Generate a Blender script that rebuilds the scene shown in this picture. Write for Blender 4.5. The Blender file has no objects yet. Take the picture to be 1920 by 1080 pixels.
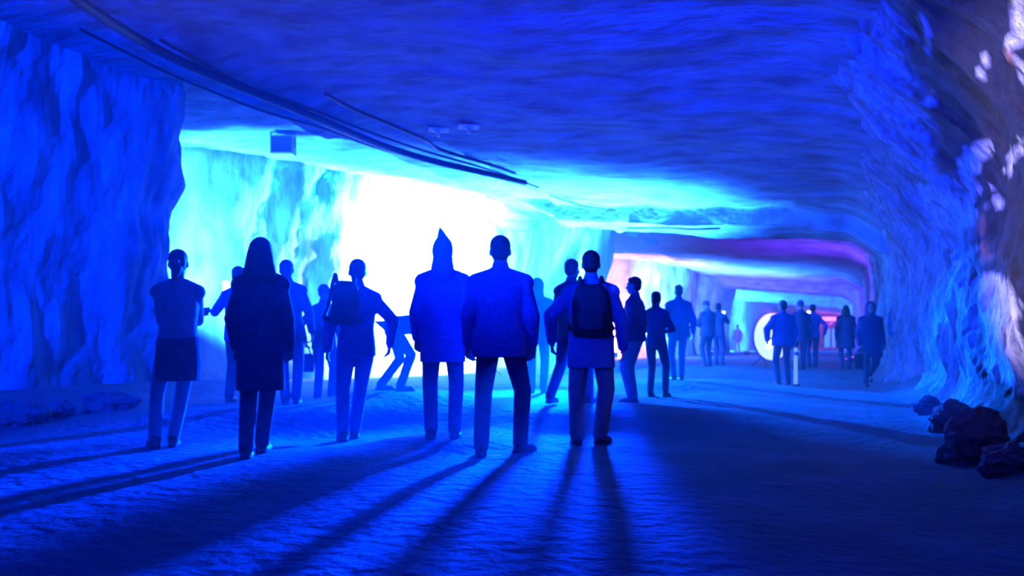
import bpy, bmesh, math, random
from mathutils import Vector, Matrix, noise as mnoise

# ------------------------------------------------------------------ scene, camera, world, lights
scene = bpy.context.scene
col = scene.collection
random.seed(4)
PI = math.pi
rad = math.radians

F = 1600.0                 # focal length in pixels of the 1920 wide frame
HC = 0.95                  # camera height
HY = 635.0                 # horizon row
TH = rad(20.4)             # camera yaw to the left of the tunnel axis
cT, sT = math.cos(TH), math.sin(TH)


def W(px, d, y=None, z=None):
    """a world point seen at column px at depth d (row y, or height z)"""
    x = (px - 960.0) / F * d
    if z is None:
        z = 0.0 if y is None else HC - (y - HY) / F * d
    return Vector((x * cT - d * sT, x * sT + d * cT, z))


def P(v):
    x = v[0] * cT + v[1] * sT
    d = -v[0] * sT + v[1] * cT
    return (960 + F * x / d, HY - (v[2] - HC) / d * F, d) if d > 0.2 else (-9999, -9999, d)


cam_d = bpy.data.cameras.new('camera')
cam_d.sensor_width = 36.0
cam_d.lens = 36.0 * F / 1920.0
cam_d.shift_y = (HY - 540.0) / 1920.0
cam_d.clip_end = 300
cam_d.dof.use_dof = True
cam_d.dof.focus_distance = 4.6
cam_d.dof.aperture_fstop = 2.4
cam = bpy.data.objects.new('camera', cam_d)
col.objects.link(cam)
cam.location = (0, 0, HC)
cam.rotation_euler = (rad(90), 0, TH)
scene.camera = cam

world = bpy.data.worlds.new('world')
scene.world = world
world.use_nodes = True
wn = world.node_tree
for n in list(wn.nodes):
    wn.nodes.remove(n)
w_out = wn.nodes.new('ShaderNodeOutputWorld')
w_bg = wn.nodes.new('ShaderNodeBackground')
w_bg.inputs[0].default_value = (0.0, 0.002, 0.02, 1)
w_bg.inputs[1].default_value = 0.3
w_vol = wn.nodes.new('ShaderNodeVolumeScatter')       # thin haze of the damp mine air
w_vol.inputs['Color'].default_value = (0.9, 0.95, 1, 1)
w_vol.inputs['Density'].default_value = 0.010
w_vol.inputs['Anisotropy'].default_value = 0.62
wn.links.new(w_bg.outputs[0], w_out.inputs['Surface'])
wn.links.new(w_vol.outputs[0], w_out.inputs['Volume'])

scene.view_settings.view_transform = 'Standard'
scene.view_settings.look = 'None'
scene.view_settings.exposure = 0.0
scene.view_settings.gamma = 1.0
scene.view_settings.use_curve_mapping = False
scene.cycles.use_denoising = True
scene.cycles.max_bounces = 6
scene.cycles.diffuse_bounces = 2
scene.cycles.volume_bounces = 0
scene.cycles.sample_clamp_indirect = 8.0
scene.cycles.use_adaptive_sampling = True
scene.cycles.adaptive_threshold = 0.03

DEEP = (0.0, 0.012, 1.0)
AZURE = (0.0, 0.035, 1.0)
CYAN = (0.10, 0.46, 1.0)


def lamp(name, kind, loc, color, power, size=0.15, target=None, angle=90, blend=0.6):
    L = bpy.data.lights.new(name, kind)
    L.color = color
    L.energy = power
    L.shadow_soft_size = size
    o = bpy.data.objects.new(name, L)
    col.objects.link(o)
    o.location = loc
    if kind == 'SPOT':
        L.spot_size = rad(angle)
        L.spot_blend = blend
        d = Vector(target) - Vector(loc)
        o.rotation_euler = d.to_track_quat('-Z', 'Y').to_euler()
    return o


# fixtureless spots outside the frame by the camera; the blue ones are added fill
lamp('blue_fill_tunnel', 'SPOT', (-0.8, -3.0, 2.4), DEEP, 22000, 0.3, (-0.8, 14, 6.6), 56, 1.0)
lamp('blue_fill_pillar', 'SPOT', (-6.6, 0.0, 3.4), AZURE, 12000, 0.15, (-9.3, 8.5, 2.4), 60, 1.0)
lamp('blue_fill_wall', 'SPOT', (-5.0, 1.0, 3.4), AZURE, 16000, 0.3, (1.5, 14, 2.2), 36, 1.0)
lamp('white_lamp_wall', 'SPOT', (-2.5, 0.5, 2.0), (0.60, 0.54, 1.0), 7500, 0.05, (1.45, 6.5, 2.0), 22, 0.5)

# ------------------------------------------------------------------ materials


def mat(name, base, rough=0.8, scale=6.0, var=0.25, bump=0.0, bscale=30.0, stretch=(1, 1, 1), spec=0.3, metal=0.0,
        emit=None, estr=0.0, tint=None):
    m = bpy.data.materials.new(name)
    m.use_nodes = True
    nt = m.node_tree
    b = nt.nodes['Principled BSDF']
    b.inputs['Roughness'].default_value = rough
    b.inputs['Metallic'].default_value = metal
    b.inputs['Specular IOR Level'].default_value = spec
    tc = nt.nodes.new('ShaderNodeTexCoord')
    mp = nt.nodes.new('ShaderNodeMapping')
    mp.inputs['Scale'].default_value = stretch
    nt.links.new(tc.outputs['Object'], mp.inputs[0])
    nz = nt.nodes.new('ShaderNodeTexNoise')
    nz.inputs['Scale'].default_value = scale
    nz.inputs['Detail'].default_value = 6
    nt.links.new(mp.outputs[0], nz.inputs['Vector'])
    rp = nt.nodes.new('ShaderNodeValToRGB')
    t = tint or base
    rp.color_ramp.elements[0].position = 0.3
    rp.color_ramp.elements[1].position = 0.7
    rp.color_ramp.elements[0].color = tuple(max(0, c * (1 - var)) for c in base) + (1,)
    rp.color_ramp.elements[1].color = tuple(min(1, c * (1 + var)) for c in t) + (1,)
    nt.links.new(nz.outputs[0], rp.inputs[0])
    nt.links.new(rp.outputs[0], b.inputs['Base Color'])
    if bump:
        n2 = nt.nodes.new('ShaderNodeTexNoise')
        n2.inputs['Scale'].default_value = bscale
        n2.inputs['Detail'].default_value = 8
        nt.links.new(mp.outputs[0], n2.inputs['Vector'])
        bp = nt.nodes.new('ShaderNodeBump')
        bp.inputs['Strength'].default_value = bump
        bp.inputs['Distance'].default_value = 0.05
        nt.links.new(n2.outputs[0], bp.inputs['Height'])
        nt.links.new(bp.outputs[0], b.inputs['Normal'])
    if emit:
        b.inputs['Emission Color'].default_value = tuple(emit) + (1,)
        b.inputs['Emission Strength'].default_value = estr
    return m


M = {}
M['rock'] = mat('rock_pale', (0.19, 0.30, 0.38), 0.9, 2.4, 0.6, 1.0, 5.0, (1, 1, 0.4))
M['ceil'] = mat('rock_ceiling', (0.16, 0.27, 0.35), 0.9, 2.2, 0.55, 1.0, 7.0, (0.7, 1.5, 1))
M['floor'] = mat('mine_floor_dirt', (0.08, 0.115, 0.145), 0.85, 1.3, 0.35, 0.8, 9.0)
M['boulder'] = mat('boulder_rock', (0.13, 0.11, 0.14), 0.9, 4.0, 0.4, 0.8, 14.0)
M['skin'] = mat('skin', (0.42, 0.26, 0.19), 0.6, 20, 0.08)
M['hair_dark'] = mat('hair_dark', (0.02, 0.016, 0.014), 0.6, 60, 0.4, 0.3, 80, (1, 1, 0.2))
M['hair_brown'] = mat('hair_brown', (0.05, 0.03, 0.02), 0.6, 60, 0.4, 0.3, 80, (1, 1, 0.2))
M['black_cloth'] = mat('black_cloth', (0.05, 0.05, 0.12), 0.9, 40, 0.3, 0.15, 14)
M['char_cloth'] = mat('charcoal_cloth', (0.075, 0.075, 0.085), 0.9, 40, 0.3, 0.15, 14)
M['navy_cloth'] = mat('navy_cloth', (0.08, 0.10, 0.30), 0.9, 40, 0.3, 0.15, 14)
M['blue_cloth'] = mat('blue_cloth', (0.12, 0.17, 0.50), 0.9, 40, 0.3, 0.15, 14)
M['denim'] = mat('denim', (0.13, 0.17, 0.26), 0.9, 60, 0.3, 0.3, 60)
M['pale_cloth'] = mat('pale_cloth', (0.40, 0.40, 0.42), 0.9, 30, 0.2, 0.15, 14)
M['khaki'] = mat('khaki_cloth', (0.26, 0.24, 0.21), 0.9, 30, 0.2, 0.15, 14)
M['shoe'] = mat('shoe_black', (0.012, 0.012, 0.013), 0.6, 30, 0.3)
M['pack'] = mat('nylon_black', (0.018, 0.018, 0.02), 0.7, 50, 0.3, 0.3, 40)
M['cable'] = mat('cable_rubber', (0.015, 0.015, 0.016), 0.6, 30, 0.3)
M['metal'] = mat('grey_metal', (0.45, 0.45, 0.46), 0.4, 20, 0.2, metal=0.8)
M['blackmetal'] = mat('black_metal', (0.03, 0.03, 0.03), 0.5, 20, 0.2)
M['white_paint'] = mat('white_paint', (0.78, 0.78, 0.78), 0.5, 8, 0.05)
M['eye'] = mat('eye_dark', (0.16, 0.14, 0.13), 0.3, 5, 0.02)


def glow(name, color, strength):
    return mat(name, (0.8, 0.8, 0.8), 0.4, 5, 0.02, emit=color, estr=strength)


# ------------------------------------------------------------------ object helpers


def tag(o, label=None, cat=None, group=None, kind=None):
    if label:
        o['label'] = label
    if cat:
        o['category'] = cat
    if group:
        o['group'] = group
    if kind:
        o['kind'] = kind
    return o


def empty(name, loc, rz=0.0):
    o = bpy.data.objects.new(name, None)
    col.objects.link(o)
    o.location = loc
    o.rotation_euler = (0, 0, rz)
    o.empty_display_size = 0.2
    return o


def obj(name, bm, m, parent=None, smooth=False):
    me = bpy.data.meshes.new(name)
    bm.normal_update()
    bm.to_mesh(me)
    bm.free()
    if m:
        me.materials.append(m)
    if smooth:
        for p in me.polygons:
            p.use_smooth = True
    o = bpy.data.objects.new(name, me)
    col.objects.link(o)
    if parent:
        o.parent = parent
    return o


def add_box(bm, c, s, rot=None, bevel=0.0):
    r = bmesh.ops.create_cube(bm, size=1.0)
    vs = r['verts']
    m = Matrix.Translation(Vector(c)) @ (rot.to_4x4() if rot else Matrix.Identity(4)) @ Matrix.Diagonal((s[0], s[1], s[2], 1))
    bmesh.ops.transform(bm, matrix=m, verts=vs)
    if bevel:
        es = list({e for v in vs for e in v.link_edges})
        bmesh.ops.bevel(bm, geom=es, offset=bevel, segments=2, affect='EDGES', profile=0.5)
    return vs


def add_cyl(bm, p0, p1, r0, r1=None, seg=20):
    p0, p1 = Vector(p0), Vector(p1)
    d = p1 - p0
    q = d.to_track_quat('Z', 'Y').to_matrix().to_4x4()
    m = Matrix.Translation((p0 + p1) / 2) @ q
    bmesh.ops.create_cone(bm, cap_ends=True, segments=seg, radius1=r0, radius2=r0 if r1 is None else r1, depth=d.length, matrix=m)


def add_ell(bm, c, r, rot=None, sub=3):
    m = Matrix.Translation(Vector(c)) @ (rot.to_4x4() if rot else Matrix.Identity(4)) @ Matrix.Diagonal((r[0], r[1], r[2], 1))
    bmesh.ops.create_icosphere(bm, subdivisions=sub, radius=1.0, matrix=m)


def ring_mesh(bm, rings, seg):
    """closed solid through rings of points"""
    vr = [[bm.verts.new(p) for p in r] for r in rings]
    for a, b in zip(vr[:-1], vr[1:]):
        for i in range(seg):
            j = (i + 1) % seg
            bm.faces.new((a[i], a[j], b[j], b[i]))
    bm.faces.new(list(reversed(vr[0])))
    bm.faces.new(vr[-1])


def add_cap(bm, p0, p1, r0, r1, seg=14, flat=1.0, flatdir=None):
    """tapered limb with round ends; flat < 1 squeezes it along flatdir"""
    p0, p1 = Vector(p0), Vector(p1)
    d = (p1 - p0)
    L = d.length
    if L < 1e-5:
        add_ell(bm, p0, (r0, r0, r0), sub=2)
        return
    d.normalize()
    if flatdir is not None:
        b = Vector(flatdir)
        b = (b - d * b.dot(d)).normalized()
        a = b.cross(d)
    else:
        a = d.orthogonal().normalized()
        b = d.cross(a)
    rings = []
    for k in range(4):
        t = (k + 0.35) / 4 * PI / 2
        rings.append((p0 - d * r0 * math.cos(t), r0 * math.sin(t)))
    for k in range(5):
        u = k / 4
        rings.append((p0.lerp(p1, u), r0 + (r1 - r0) * u))
    for k in range(3, -1, -1):
        t = (k + 0.35) / 4 * PI / 2
        rings.append((p1 + d * r1 * math.cos(t), r1 * math.sin(t)))
    pts = []
    for c, r in rings:
        pts.append([c + a * (r * math.cos(2 * PI * i / seg)) + b * (r * flat * math.sin(2 * PI * i / seg)) for i in range(seg)])
    ring_mesh(bm, pts, seg)


def add_loft(bm, rings, seg=24, sq=2.0):
    """rings: (centre, xdir, ydir, rx, ry); superellipse sections"""
    pts = []
    for c, xd, yd, rx, ry in rings:
        row = []
        for i in range(seg):
            t = 2 * PI * i / seg
            ca, sa = math.cos(t), math.sin(t)
            ca = math.copysign(abs(ca) ** (2 / sq), ca)
            sa = math.copysign(abs(sa) ** (2 / sq), sa)
            row.append(c + xd * rx * ca + yd * ry * sa)
        pts.append(row)
    ring_mesh(bm, pts, seg)


REMESH = []


def blob(name, bm, m, parent, voxel=0.012, it=4):
    """one continuous skin over all the shapes in bm"""
    bmesh.ops.recalc_face_normals(bm, faces=bm.faces)
    o = obj(name, bm, m, parent)
    md = o.modifiers.new('skin', 'REMESH')
    md.mode = 'VOXEL'
    md.voxel_size = voxel
    md.use_smooth_shade = True
    sm = o.modifiers.new('soften', 'SMOOTH')
    sm.factor = 0.5
    sm.iterations = it
    REMESH.append(o)
    return o


def bake_blobs():
    bpy.context.view_layer.update()
    dg = bpy.context.evaluated_depsgraph_get()
    out = []
    for o in REMESH:
        me = bpy.data.meshes.new_from_object(o.evaluated_get(dg), depsgraph=dg)
        out.append((o, me))
    for o, me in out:
        o.modifiers.clear()
        me.name = o.name
        o.data = me
    REMESH.clear()


def sstep(a, b, x):
    t = max(0.0, min(1.0, (x - a) / (b - a)))
    return t * t * (3 - 2 * t)


# ------------------------------------------------------------------ people: where they stand
# name -> (px, head row, feet row, height)
STAND = {
    'blouse':   (334, 465, 838, 1.66),
    'longcoat': (489, 445, 857, 1.68),
    'phoner':   (447, 497, 752, 1.66),
    'behindcoat': (541, 485, 757, 1.70),
    'strider':  (668, 484, 824, 1.78),
    'bagholder': (607, 535, 755, 1.64),
    'bender':   (737, 484, 731, 1.72),
    'pointed':  (830, 446, 824, 1.80),
    'broad':    (938, 440, 853, 1.82),
    'shoulder': (1008, 522, 738, 1.68),
    'trailing': (1072, 480, 758, 1.72),
    'backpacker': (1108, 470, 835, 1.76),
    'jeans':    (1190, 516, 754, 1.75),
    'slimblack': (1230, 545, 744, 1.60),
    'broadfar': (1272, 533, 713, 1.76),
    'roundback': (1327, 563, 688, 1.68),
    'filmer':   (1347, 567, 684, 1.66),
    'lonefar':  (1383, 595, 652, 1.72),
    'bluecoat': (1468, 562, 722, 1.80),
    'darkmid':  (1501, 563, 694, 1.74),
    'bluetop':  (1524, 570, 690, 1.72),
    'longdark': (1586, 571, 692, 1.74),
    'hooded':   (1632, 564, 724, 1.74),
}
SPOT = {}
for k, (px, yh, yf, H) in STAND.items():
    d = H * F / (yf - yh)
    SPOT[k] = (W(px, d, y=yf), d, H / 1.75)

FLOOR_PTS = [(v.x, v.y, v.z) for v, d, s in SPOT.values()]
FLOOR_PTS += [(W(px, d, y=y).x, W(px, d, y=y).y, W(px, d, y=y).z) for px, d, y in
              ((400, 16.5, 722), (560, 17.2, 724), (700, 18, 722), (850, 19, 718), (960, 20.5, 714), (1060, 23, 702))]


def floor_base(x, y):
    wz = ws = 0.0
    for a, b, c in FLOOR_PTS:
        r2 = (x - a) ** 2 + (y - b) ** 2 + 1e-4
        w = 1.0 / (r2 * r2)
        wz += w * c
        ws += w
    ws += 0.03
    far = sstep(24, 45, y)
    return (wz / ws) * (1 - far) + 0.05 * far


def right_x(y):
    """foot of the right wall"""
    return 1.55 + 0.16 * math.sin(y * 0.55 + 1.0) * sstep(9, 14, y) - 0.25 * math.exp(-((y - 23.0) / 3.0) ** 2)


def floor_z(x, y):
    z = floor_base(x, y)
    z += 0.03 * mnoise.noise(Vector((x * 0.7, y * 0.7, 3)))
    z += 0.012 * mnoise.noise(Vector((x * 2.7, y * 2.7, 9)))
    z += 0.55 * sstep(right_x(y) - 0.75, right_x(y) + 0.35, x) * (0.75 + 0.5 * mnoise.noise(Vector((y * 1.3, 0, 5))))
    lx = -8.5 if y < 11 else -99
    z += 0.25 * sstep(lx + 0.7, lx - 0.3, x)
    return z


def ceil_z(x, y):
    z = 4.5 - 0.085 * (x + 6.5) - 0.17 * sstep(9, 19.5, y) * (1 - 0.6 * sstep(24, 30, y)) - 0.1 * sstep(26, 60, y)
    if x < -6.5:
        z = 4.5 - 0.02 * (x + 6.5)
    # side chamber roof behind a hanging brow of rock
    brow = math.exp(-((x + 7.75 + 0.12 * math.sin(y * 2.1)) / 0.42) ** 2) * sstep(7.5, 9.0, y) * (1 - sstep(11.6, 14.5, y))
    z -= 0.24 * brow
    z += 0.32 * sstep(-7.9, -8.7, x) * sstep(9.0, 10.5, y) * (1 - sstep(24, 26, y))
    # lintels between the chambers
    for yc, w, dr in ((21.3, 1.0, 0.40), (49.5, 1.2, 0.45), (66, 1.3, 0.5), (80, 1.3, 0.5)):
        z -= dr * (1 if yc > 30 else sstep(-7.6, -6.4, x)) * (sstep(yc - w, yc - w + (0.3 if yc > 30 else 0.06), y) - sstep(yc + w, yc + w + 1.2, y))
    # shoulder where the roof rolls down into the right wall
    e = right_x(y) - x
    z -= 0.4 * (1 - sstep(0.0, 2.0 - 0.9 * sstep(12, 19, y), e))
    z += 0.10 * mnoise.fractal(Vector((x * 0.45, y * 0.45, 1.7)), 1.0, 2.0, 5)
    z += 0.035 * mnoise.fractal(Vector((x * 1.1, y * 3.2, 7.7)), 0.9, 2.0, 4)
    return z


# ------------------------------------------------------------------ the mine


def axis(a, b, fine, coarse, lo, hi):
    out = [a]
    while out[-1] < b:
        v = out[-1]
        out.append(v + (fine if lo <= v <= hi else coarse))
    return out


def sheet(name, fn, xs, ys, m, flip=False):
    bm = bmesh.new()
    g = [[bm.verts.new((x, y, fn(x, y))) for x in xs] for y in ys]
    for j in range(len(ys) - 1):
        for i in range(len(xs) - 1):
            f = (g[j][i], g[j][i + 1], g[j + 1][i + 1], g[j + 1][i])
            bm.faces.new(f[::-1] if flip else f)
    o = obj(name, bm, m, None, True)
    return tag(o, kind='structure')


sheet('floor', floor_z, axis(-20, 3.2, 0.13, 0.4, -11, 3), axis(-6, 100, 0.13, 0.5, 2, 26), M['floor'])
sheet('ceiling', ceil_z, axis(-20, 3.2, 0.13, 0.4, -11, 3), [v for v in axis(-6, 100, 0.13, 0.5, 4, 27) if not 20.1 < v < 20.75] and sorted([v for v in axis(-6, 100, 0.13, 0.5, 4, 27) if not 20.1 < v < 20.75] + [20.12, 20.2, 20.26] + [20.29 + 0.012 * i for i in range(7)] + [20.4, 20.5, 20.6, 20.7]), M['ceil'], True)


def chaikin(pts, n):
    for _ in range(n):
        q = [pts[0]]
        for a, b in zip(pts[:-1], pts[1:]):
            q.append(a.lerp(b, 0.25))
            q.append(a.lerp(b, 0.75))
        q.append(pts[-1])
        pts = q
    return pts


def resample(pts, step):
    out = [pts[0].copy()]
    acc = 0.0
    for a, b in zip(pts[:-1], pts[1:]):
        L = (b - a).length
        t = step - acc
        while t < L:
            out.append(a.lerp(b, t / L))
            t += step
        acc = (acc + L) % step if L else acc
        acc = L - (t - step)
    out.append(pts[-1].copy())
    return out


def rock_wall(name, plan, step, zstep, lean, amp, m, seed, z0=-0.4, z1=5.1, ridge=0.0, rounds=2, side=1, colour=None, ridge_f=2.2, shear=(0, 0), crag=0.0):
    """a rock face standing on the plan line; its face looks to the left of the line's run when side = 1"""
    pts = resample(chaikin([Vector((p[0], p[1], 0)) for p in plan], rounds), step)
    nz = int((z1 - z0) / zstep)
    bm = bmesh.new()
    rows = []
    s = 0.0
    for i, p in enumerate(pts):
        a = pts[max(0, i - 2)]
        b = pts[min(len(pts) - 1, i + 2)]
        t = (b - a).normalized()
        n = Vector((-t.y, t.x, 0)) * side
        if i:
            s += (p - pts[i - 1]).length
        row = []
        for k in range(nz + 1):
            z = z0 + (z1 - z0) * k / nz
            off = lean(z, p)
            v = Vector((s * 0.5 + seed * 7.3, z * 0.33, seed))
            off += amp * mnoise.fractal(v, 0.9, 2.0, 5)
            if ridge:
                r = 1 - 2 * abs(mnoise.noise(Vector((s * ridge_f + 0.35 * z, z * 0.32, seed + 4))))
                r2 = mnoise.noise(Vector((s * ridge_f * 3.1 - 0.5 * z, z * 0.7, seed + 9)))
                off += ridge * (r * 0.7 + r2 * 0.5)
            if crag:
                c1 = mnoise.fractal(Vector((s * 2.6 - 0.6 * z, z * 1.1, seed + 21)), 0.7, 2.1, 5)
                c2 = abs(mnoise.noise(Vector((s * 1.5 + 0.8 * z, z * 0.9, seed + 33))))
                off += crag * (c1 - 1.6 * c2)
            q = sstep(0.3, 4.4, z)
            row.append(bm.verts.new((p.x + n.x * off + shear[0] * q, p.y + n.y * off + shear[1] * q, z)))
        rows.append(row)
    for A, B in zip(rows[:-1], rows[1:]):
        for k in range(nz):
            f = (A[k], B[k], B[k + 1], A[k + 1])
            bm.faces.new(f if side < 0 else f[::-1])
    o = obj(name, bm, m, None, not crag)
    if colour:
        at = o.data.color_attributes.new('mineral', 'FLOAT_COLOR', 'POINT')
        for i, v in enumerate(o.data.vertices):
            at.data[i].color = colour(v.co)
    return tag(o, kind='structure')


def xy(px, d):
    v = W(px, d)
    return (v.x, v.y)


# near pillar on the left: tunnel side, corner, side-chamber side
rock_wall('wall_left', [(-10.2, -6), (-9.5, 1), (-9.2, 6), (-9.08, 8.4), (-9.03, 9.7), (-9.35, 10.2), (-11, 11.0), (-18, 12.3)], 0.09, 0.09,
          lambda z, p: 0.16 * sstep(1.0, 4.6, z) * sstep(5, 9.5, p.y) + 0.06 * math.exp(-((z - 3.3) / 0.3) ** 2) * sstep(8, 9.8, p.y),
          0.24, M['rock'], 1.0, ridge=0.13, crag=0.05, side=-1, ridge_f=1.3)
# back of the side chamber
rock_wall('wall_back', [xy(-200, 20.5), xy(120, 19.5), xy(300, 18.4), xy(400, 18.4), xy(540, 19.4), xy(680, 21.2), xy(800, 23.8), xy(880, 26.4), xy(950, 28.4), xy(1010, 30)], 0.14, 0.14,
          lambda z, p: 0.25 * sstep(2.5, 5.0, z), 0.28, M['rock'], 2.0, ridge=0.05, side=-1)
# second pillar: face toward the chamber, corner, tunnel side
rock_wall('wall_pillar', [xy(955, 29.5), xy(985, 25.5), xy(1022, 22.6), xy(1048, 22.0), xy(1078, 23.2), xy(1094, 25.2), (-7.35, 26.8), (-7.5, 27.8), (-8.2, 28.5), (-10, 29.3), (-15, 30)], 0.11, 0.11,
          lambda z, p: 0.0, 0.20, M['rock'], 3.0, ridge=0.06, side=-1, shear=(0.75 * cT, 0.75 * sT))
# second side chamber
rock_wall('wall_chamber', [(-16, 33), xy(1090, 39), xy(1170, 39), xy(1250, 41), xy(1286, 44), xy(1300, 47)], 0.3, 0.25,
          lambda z, p: 0.2 * sstep(2.5, 5, z), 0.3, M['rock'], 4.0, ridge=0.05, side=-1)
# third and fourth pillars along the left of the tunnel
rock_wall('wall_pillar_far', [xy(1283, 50), xy(1296, 48), xy(1320, 47.5), xy(1345, 48.5), (-5.9, 52), (-6.0, 57), (-7, 58.5), (-14, 60)], 0.25, 0.25,
          lambda z, p: 0.35 * sstep(2.5, 4.5, z), 0.25, M['rock'], 5.0, ridge=0.05, side=-1)
rock_wall('wall_chamber_far', [(-16, 62), (-12, 64.5), xy(1360, 67), xy(1374, 69)], 0.5, 0.4, lambda z, p: 0.0, 0.3, M['rock'], 6.0, side=-1)
rock_wall('wall_pillar_end', [xy(1372, 70), xy(1376, 67), xy(1395, 66), xy(1412, 67), (-5.6, 76), (-5.6, 90), (-6, 97)], 0.4, 0.3,
          lambda z, p: 0.25 * sstep(2.5, 4.5, z), 0.25, M['rock'], 7.0, side=-1)
rock_wall('wall_end', [(-9, 95), (4, 95)], 0.5, 0.4, lambda z, p: 0.0, 0.3, M['rock'], 8.0, side=-1)

# ---- right wall: rough striated rock with pale mineral seams and rusty spots


def in_poly(x, y, poly):
    c = False
    j = len(poly) - 1
    for i in range(len(poly)):
        xi, yi = poly[i]
        xj, yj = poly[j]
        if (yi > y) != (yj > y) and x < (xj - xi) * (y - yi) / (yj - yi) + xi:
            c = not c
        j = i
    return c


PALE = [[(1716, 346), (1742, 348), (1795, 360), (1800, 390), (1826, 342), (1838, 358), (1822, 424), (1806, 438), (1762, 428), (1735, 396)],
        [(1793, 298), (1830, 268), (1862, 258), (1864, 292), (1838, 302), (1834, 326), (1815, 348), (1799, 348)],
        [(1836, 514), (1872, 508), (1908, 560), (1914, 640), (1930, 650), (1960, 780), (1898, 722), (1856, 708), (1848, 620), (1836, 600)],
        [(1892, -40), (1914, -40), (1925, 90), (1921, 170), (1904, 60)],
        [(1881, 330), (1886, 292), (1905, 270), (1940, 258), (1940, 272), (1908, 284), (1893, 330)],
        [(1806, 498), (1826, 450), (1830, 470), (1815, 496)], [(1786, 480), (1812, 486), (1812, 500), (1790, 500)],
        [(1735, 180), (1748, 178), (1756, 200), (1742, 205)], [(1836, 90), (1850, 100), (1846, 150), (1834, 150)], [(1876, 68), (1896, 70), (1896, 82), (1876, 82)]]
RUST = [[(1757, 114), (1784, 112), (1780, 165), (1762, 166)], [(1703, 160), (1722, 165), (1752, 172), (1752, 194), (1704, 184)],
        [(1824, 402), (1846, 400), (1846, 438), (1828, 440)], [(1832, 462), (1852, 462), (1850, 490), (1834, 490)],
        [(1860, 108), (1902, 94), (1902, 112), (1866, 118)]]
PALE += [[(1856, 340), (1868, 350), (1876, 388), (1864, 386)], [(1755, 440), (1766, 436), (1776, 468), (1768, 470)], [(1730, 30), (1740, 36), (1748, 110), (1742, 120)]]


def right_colour(co):
    px, py, d = P(co)
    if d < 2:
        return (0.2, 0.2, 0.2, 1)
    jx = 7 * mnoise.noise(co * 4.0) + 7 * mnoise.noise(co * 13.0)
    jy = 7 * mnoise.noise(co * 4.0 + Vector((9, 2, 4))) + 7 * mnoise.noise(co * 13.0 + Vector((3, 1, 7)))
    for q in PALE:
        if in_poly(px + jx, py + jy, q):
            return (0.82, 0.80, 0.78, 1)
    for q in RUST:
        if in_poly(px + jx, py + jy, q):
            return (0.50, 0.22, 0.13, 1)
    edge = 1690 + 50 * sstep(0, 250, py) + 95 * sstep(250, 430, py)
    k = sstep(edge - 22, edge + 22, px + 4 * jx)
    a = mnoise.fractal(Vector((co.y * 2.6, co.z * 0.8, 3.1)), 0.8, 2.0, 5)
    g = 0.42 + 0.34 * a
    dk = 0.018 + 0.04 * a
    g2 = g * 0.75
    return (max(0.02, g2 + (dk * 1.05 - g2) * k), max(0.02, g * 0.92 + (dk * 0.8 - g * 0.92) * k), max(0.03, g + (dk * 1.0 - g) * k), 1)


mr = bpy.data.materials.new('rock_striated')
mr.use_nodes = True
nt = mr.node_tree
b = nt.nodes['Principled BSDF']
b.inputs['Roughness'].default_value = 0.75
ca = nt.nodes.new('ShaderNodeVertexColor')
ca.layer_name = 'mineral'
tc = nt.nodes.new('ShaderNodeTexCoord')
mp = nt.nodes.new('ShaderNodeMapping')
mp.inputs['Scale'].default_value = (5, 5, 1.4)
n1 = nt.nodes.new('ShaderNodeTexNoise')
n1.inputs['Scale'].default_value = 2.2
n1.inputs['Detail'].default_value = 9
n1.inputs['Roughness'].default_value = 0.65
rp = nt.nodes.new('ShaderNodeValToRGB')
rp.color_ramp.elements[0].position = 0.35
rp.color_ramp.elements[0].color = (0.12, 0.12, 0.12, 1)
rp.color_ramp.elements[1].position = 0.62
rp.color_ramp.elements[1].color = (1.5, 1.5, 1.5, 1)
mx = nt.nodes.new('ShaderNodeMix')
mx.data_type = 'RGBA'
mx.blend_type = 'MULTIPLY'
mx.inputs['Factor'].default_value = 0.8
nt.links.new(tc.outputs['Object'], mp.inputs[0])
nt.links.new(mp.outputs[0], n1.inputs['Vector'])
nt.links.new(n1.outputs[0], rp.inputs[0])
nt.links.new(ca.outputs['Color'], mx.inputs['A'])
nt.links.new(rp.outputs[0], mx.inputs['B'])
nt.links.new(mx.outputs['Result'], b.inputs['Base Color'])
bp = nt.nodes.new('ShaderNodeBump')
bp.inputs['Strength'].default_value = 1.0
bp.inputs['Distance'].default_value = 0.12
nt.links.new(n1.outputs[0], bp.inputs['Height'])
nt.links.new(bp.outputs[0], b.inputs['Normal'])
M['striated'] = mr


def right_lean(z, p):
    # bulges at hip height, rolls over into the roof above
    return (1.45 - 1.0 * sstep(13, 20, p.y)) * sstep(2.0, 4.3, z) + 0.12 * math.exp(-((z - 1.2) / 0.8) ** 2) + 0.35 * sstep(0.6, -0.2, z)


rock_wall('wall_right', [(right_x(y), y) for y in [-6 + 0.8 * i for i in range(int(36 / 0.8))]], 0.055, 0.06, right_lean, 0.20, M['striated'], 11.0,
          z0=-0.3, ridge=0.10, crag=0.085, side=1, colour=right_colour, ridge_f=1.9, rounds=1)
rock_wall('wall_right_far', [(right_x(28.5), 28.5), (1.5, 32), (1.6, 38), (1.7, 46), (1.2, 49.5), (1.7, 52), (1.7, 64), (1.1, 66.5), (1.7, 69), (1.5, 97)], 0.25, 0.2,
          lambda z, p: 0.35 * sstep(2.2, 4.6, z), 0.22, M['rock'], 12.0, ridge=0.07, side=1)

# ------------------------------------------------------------------ people


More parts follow.
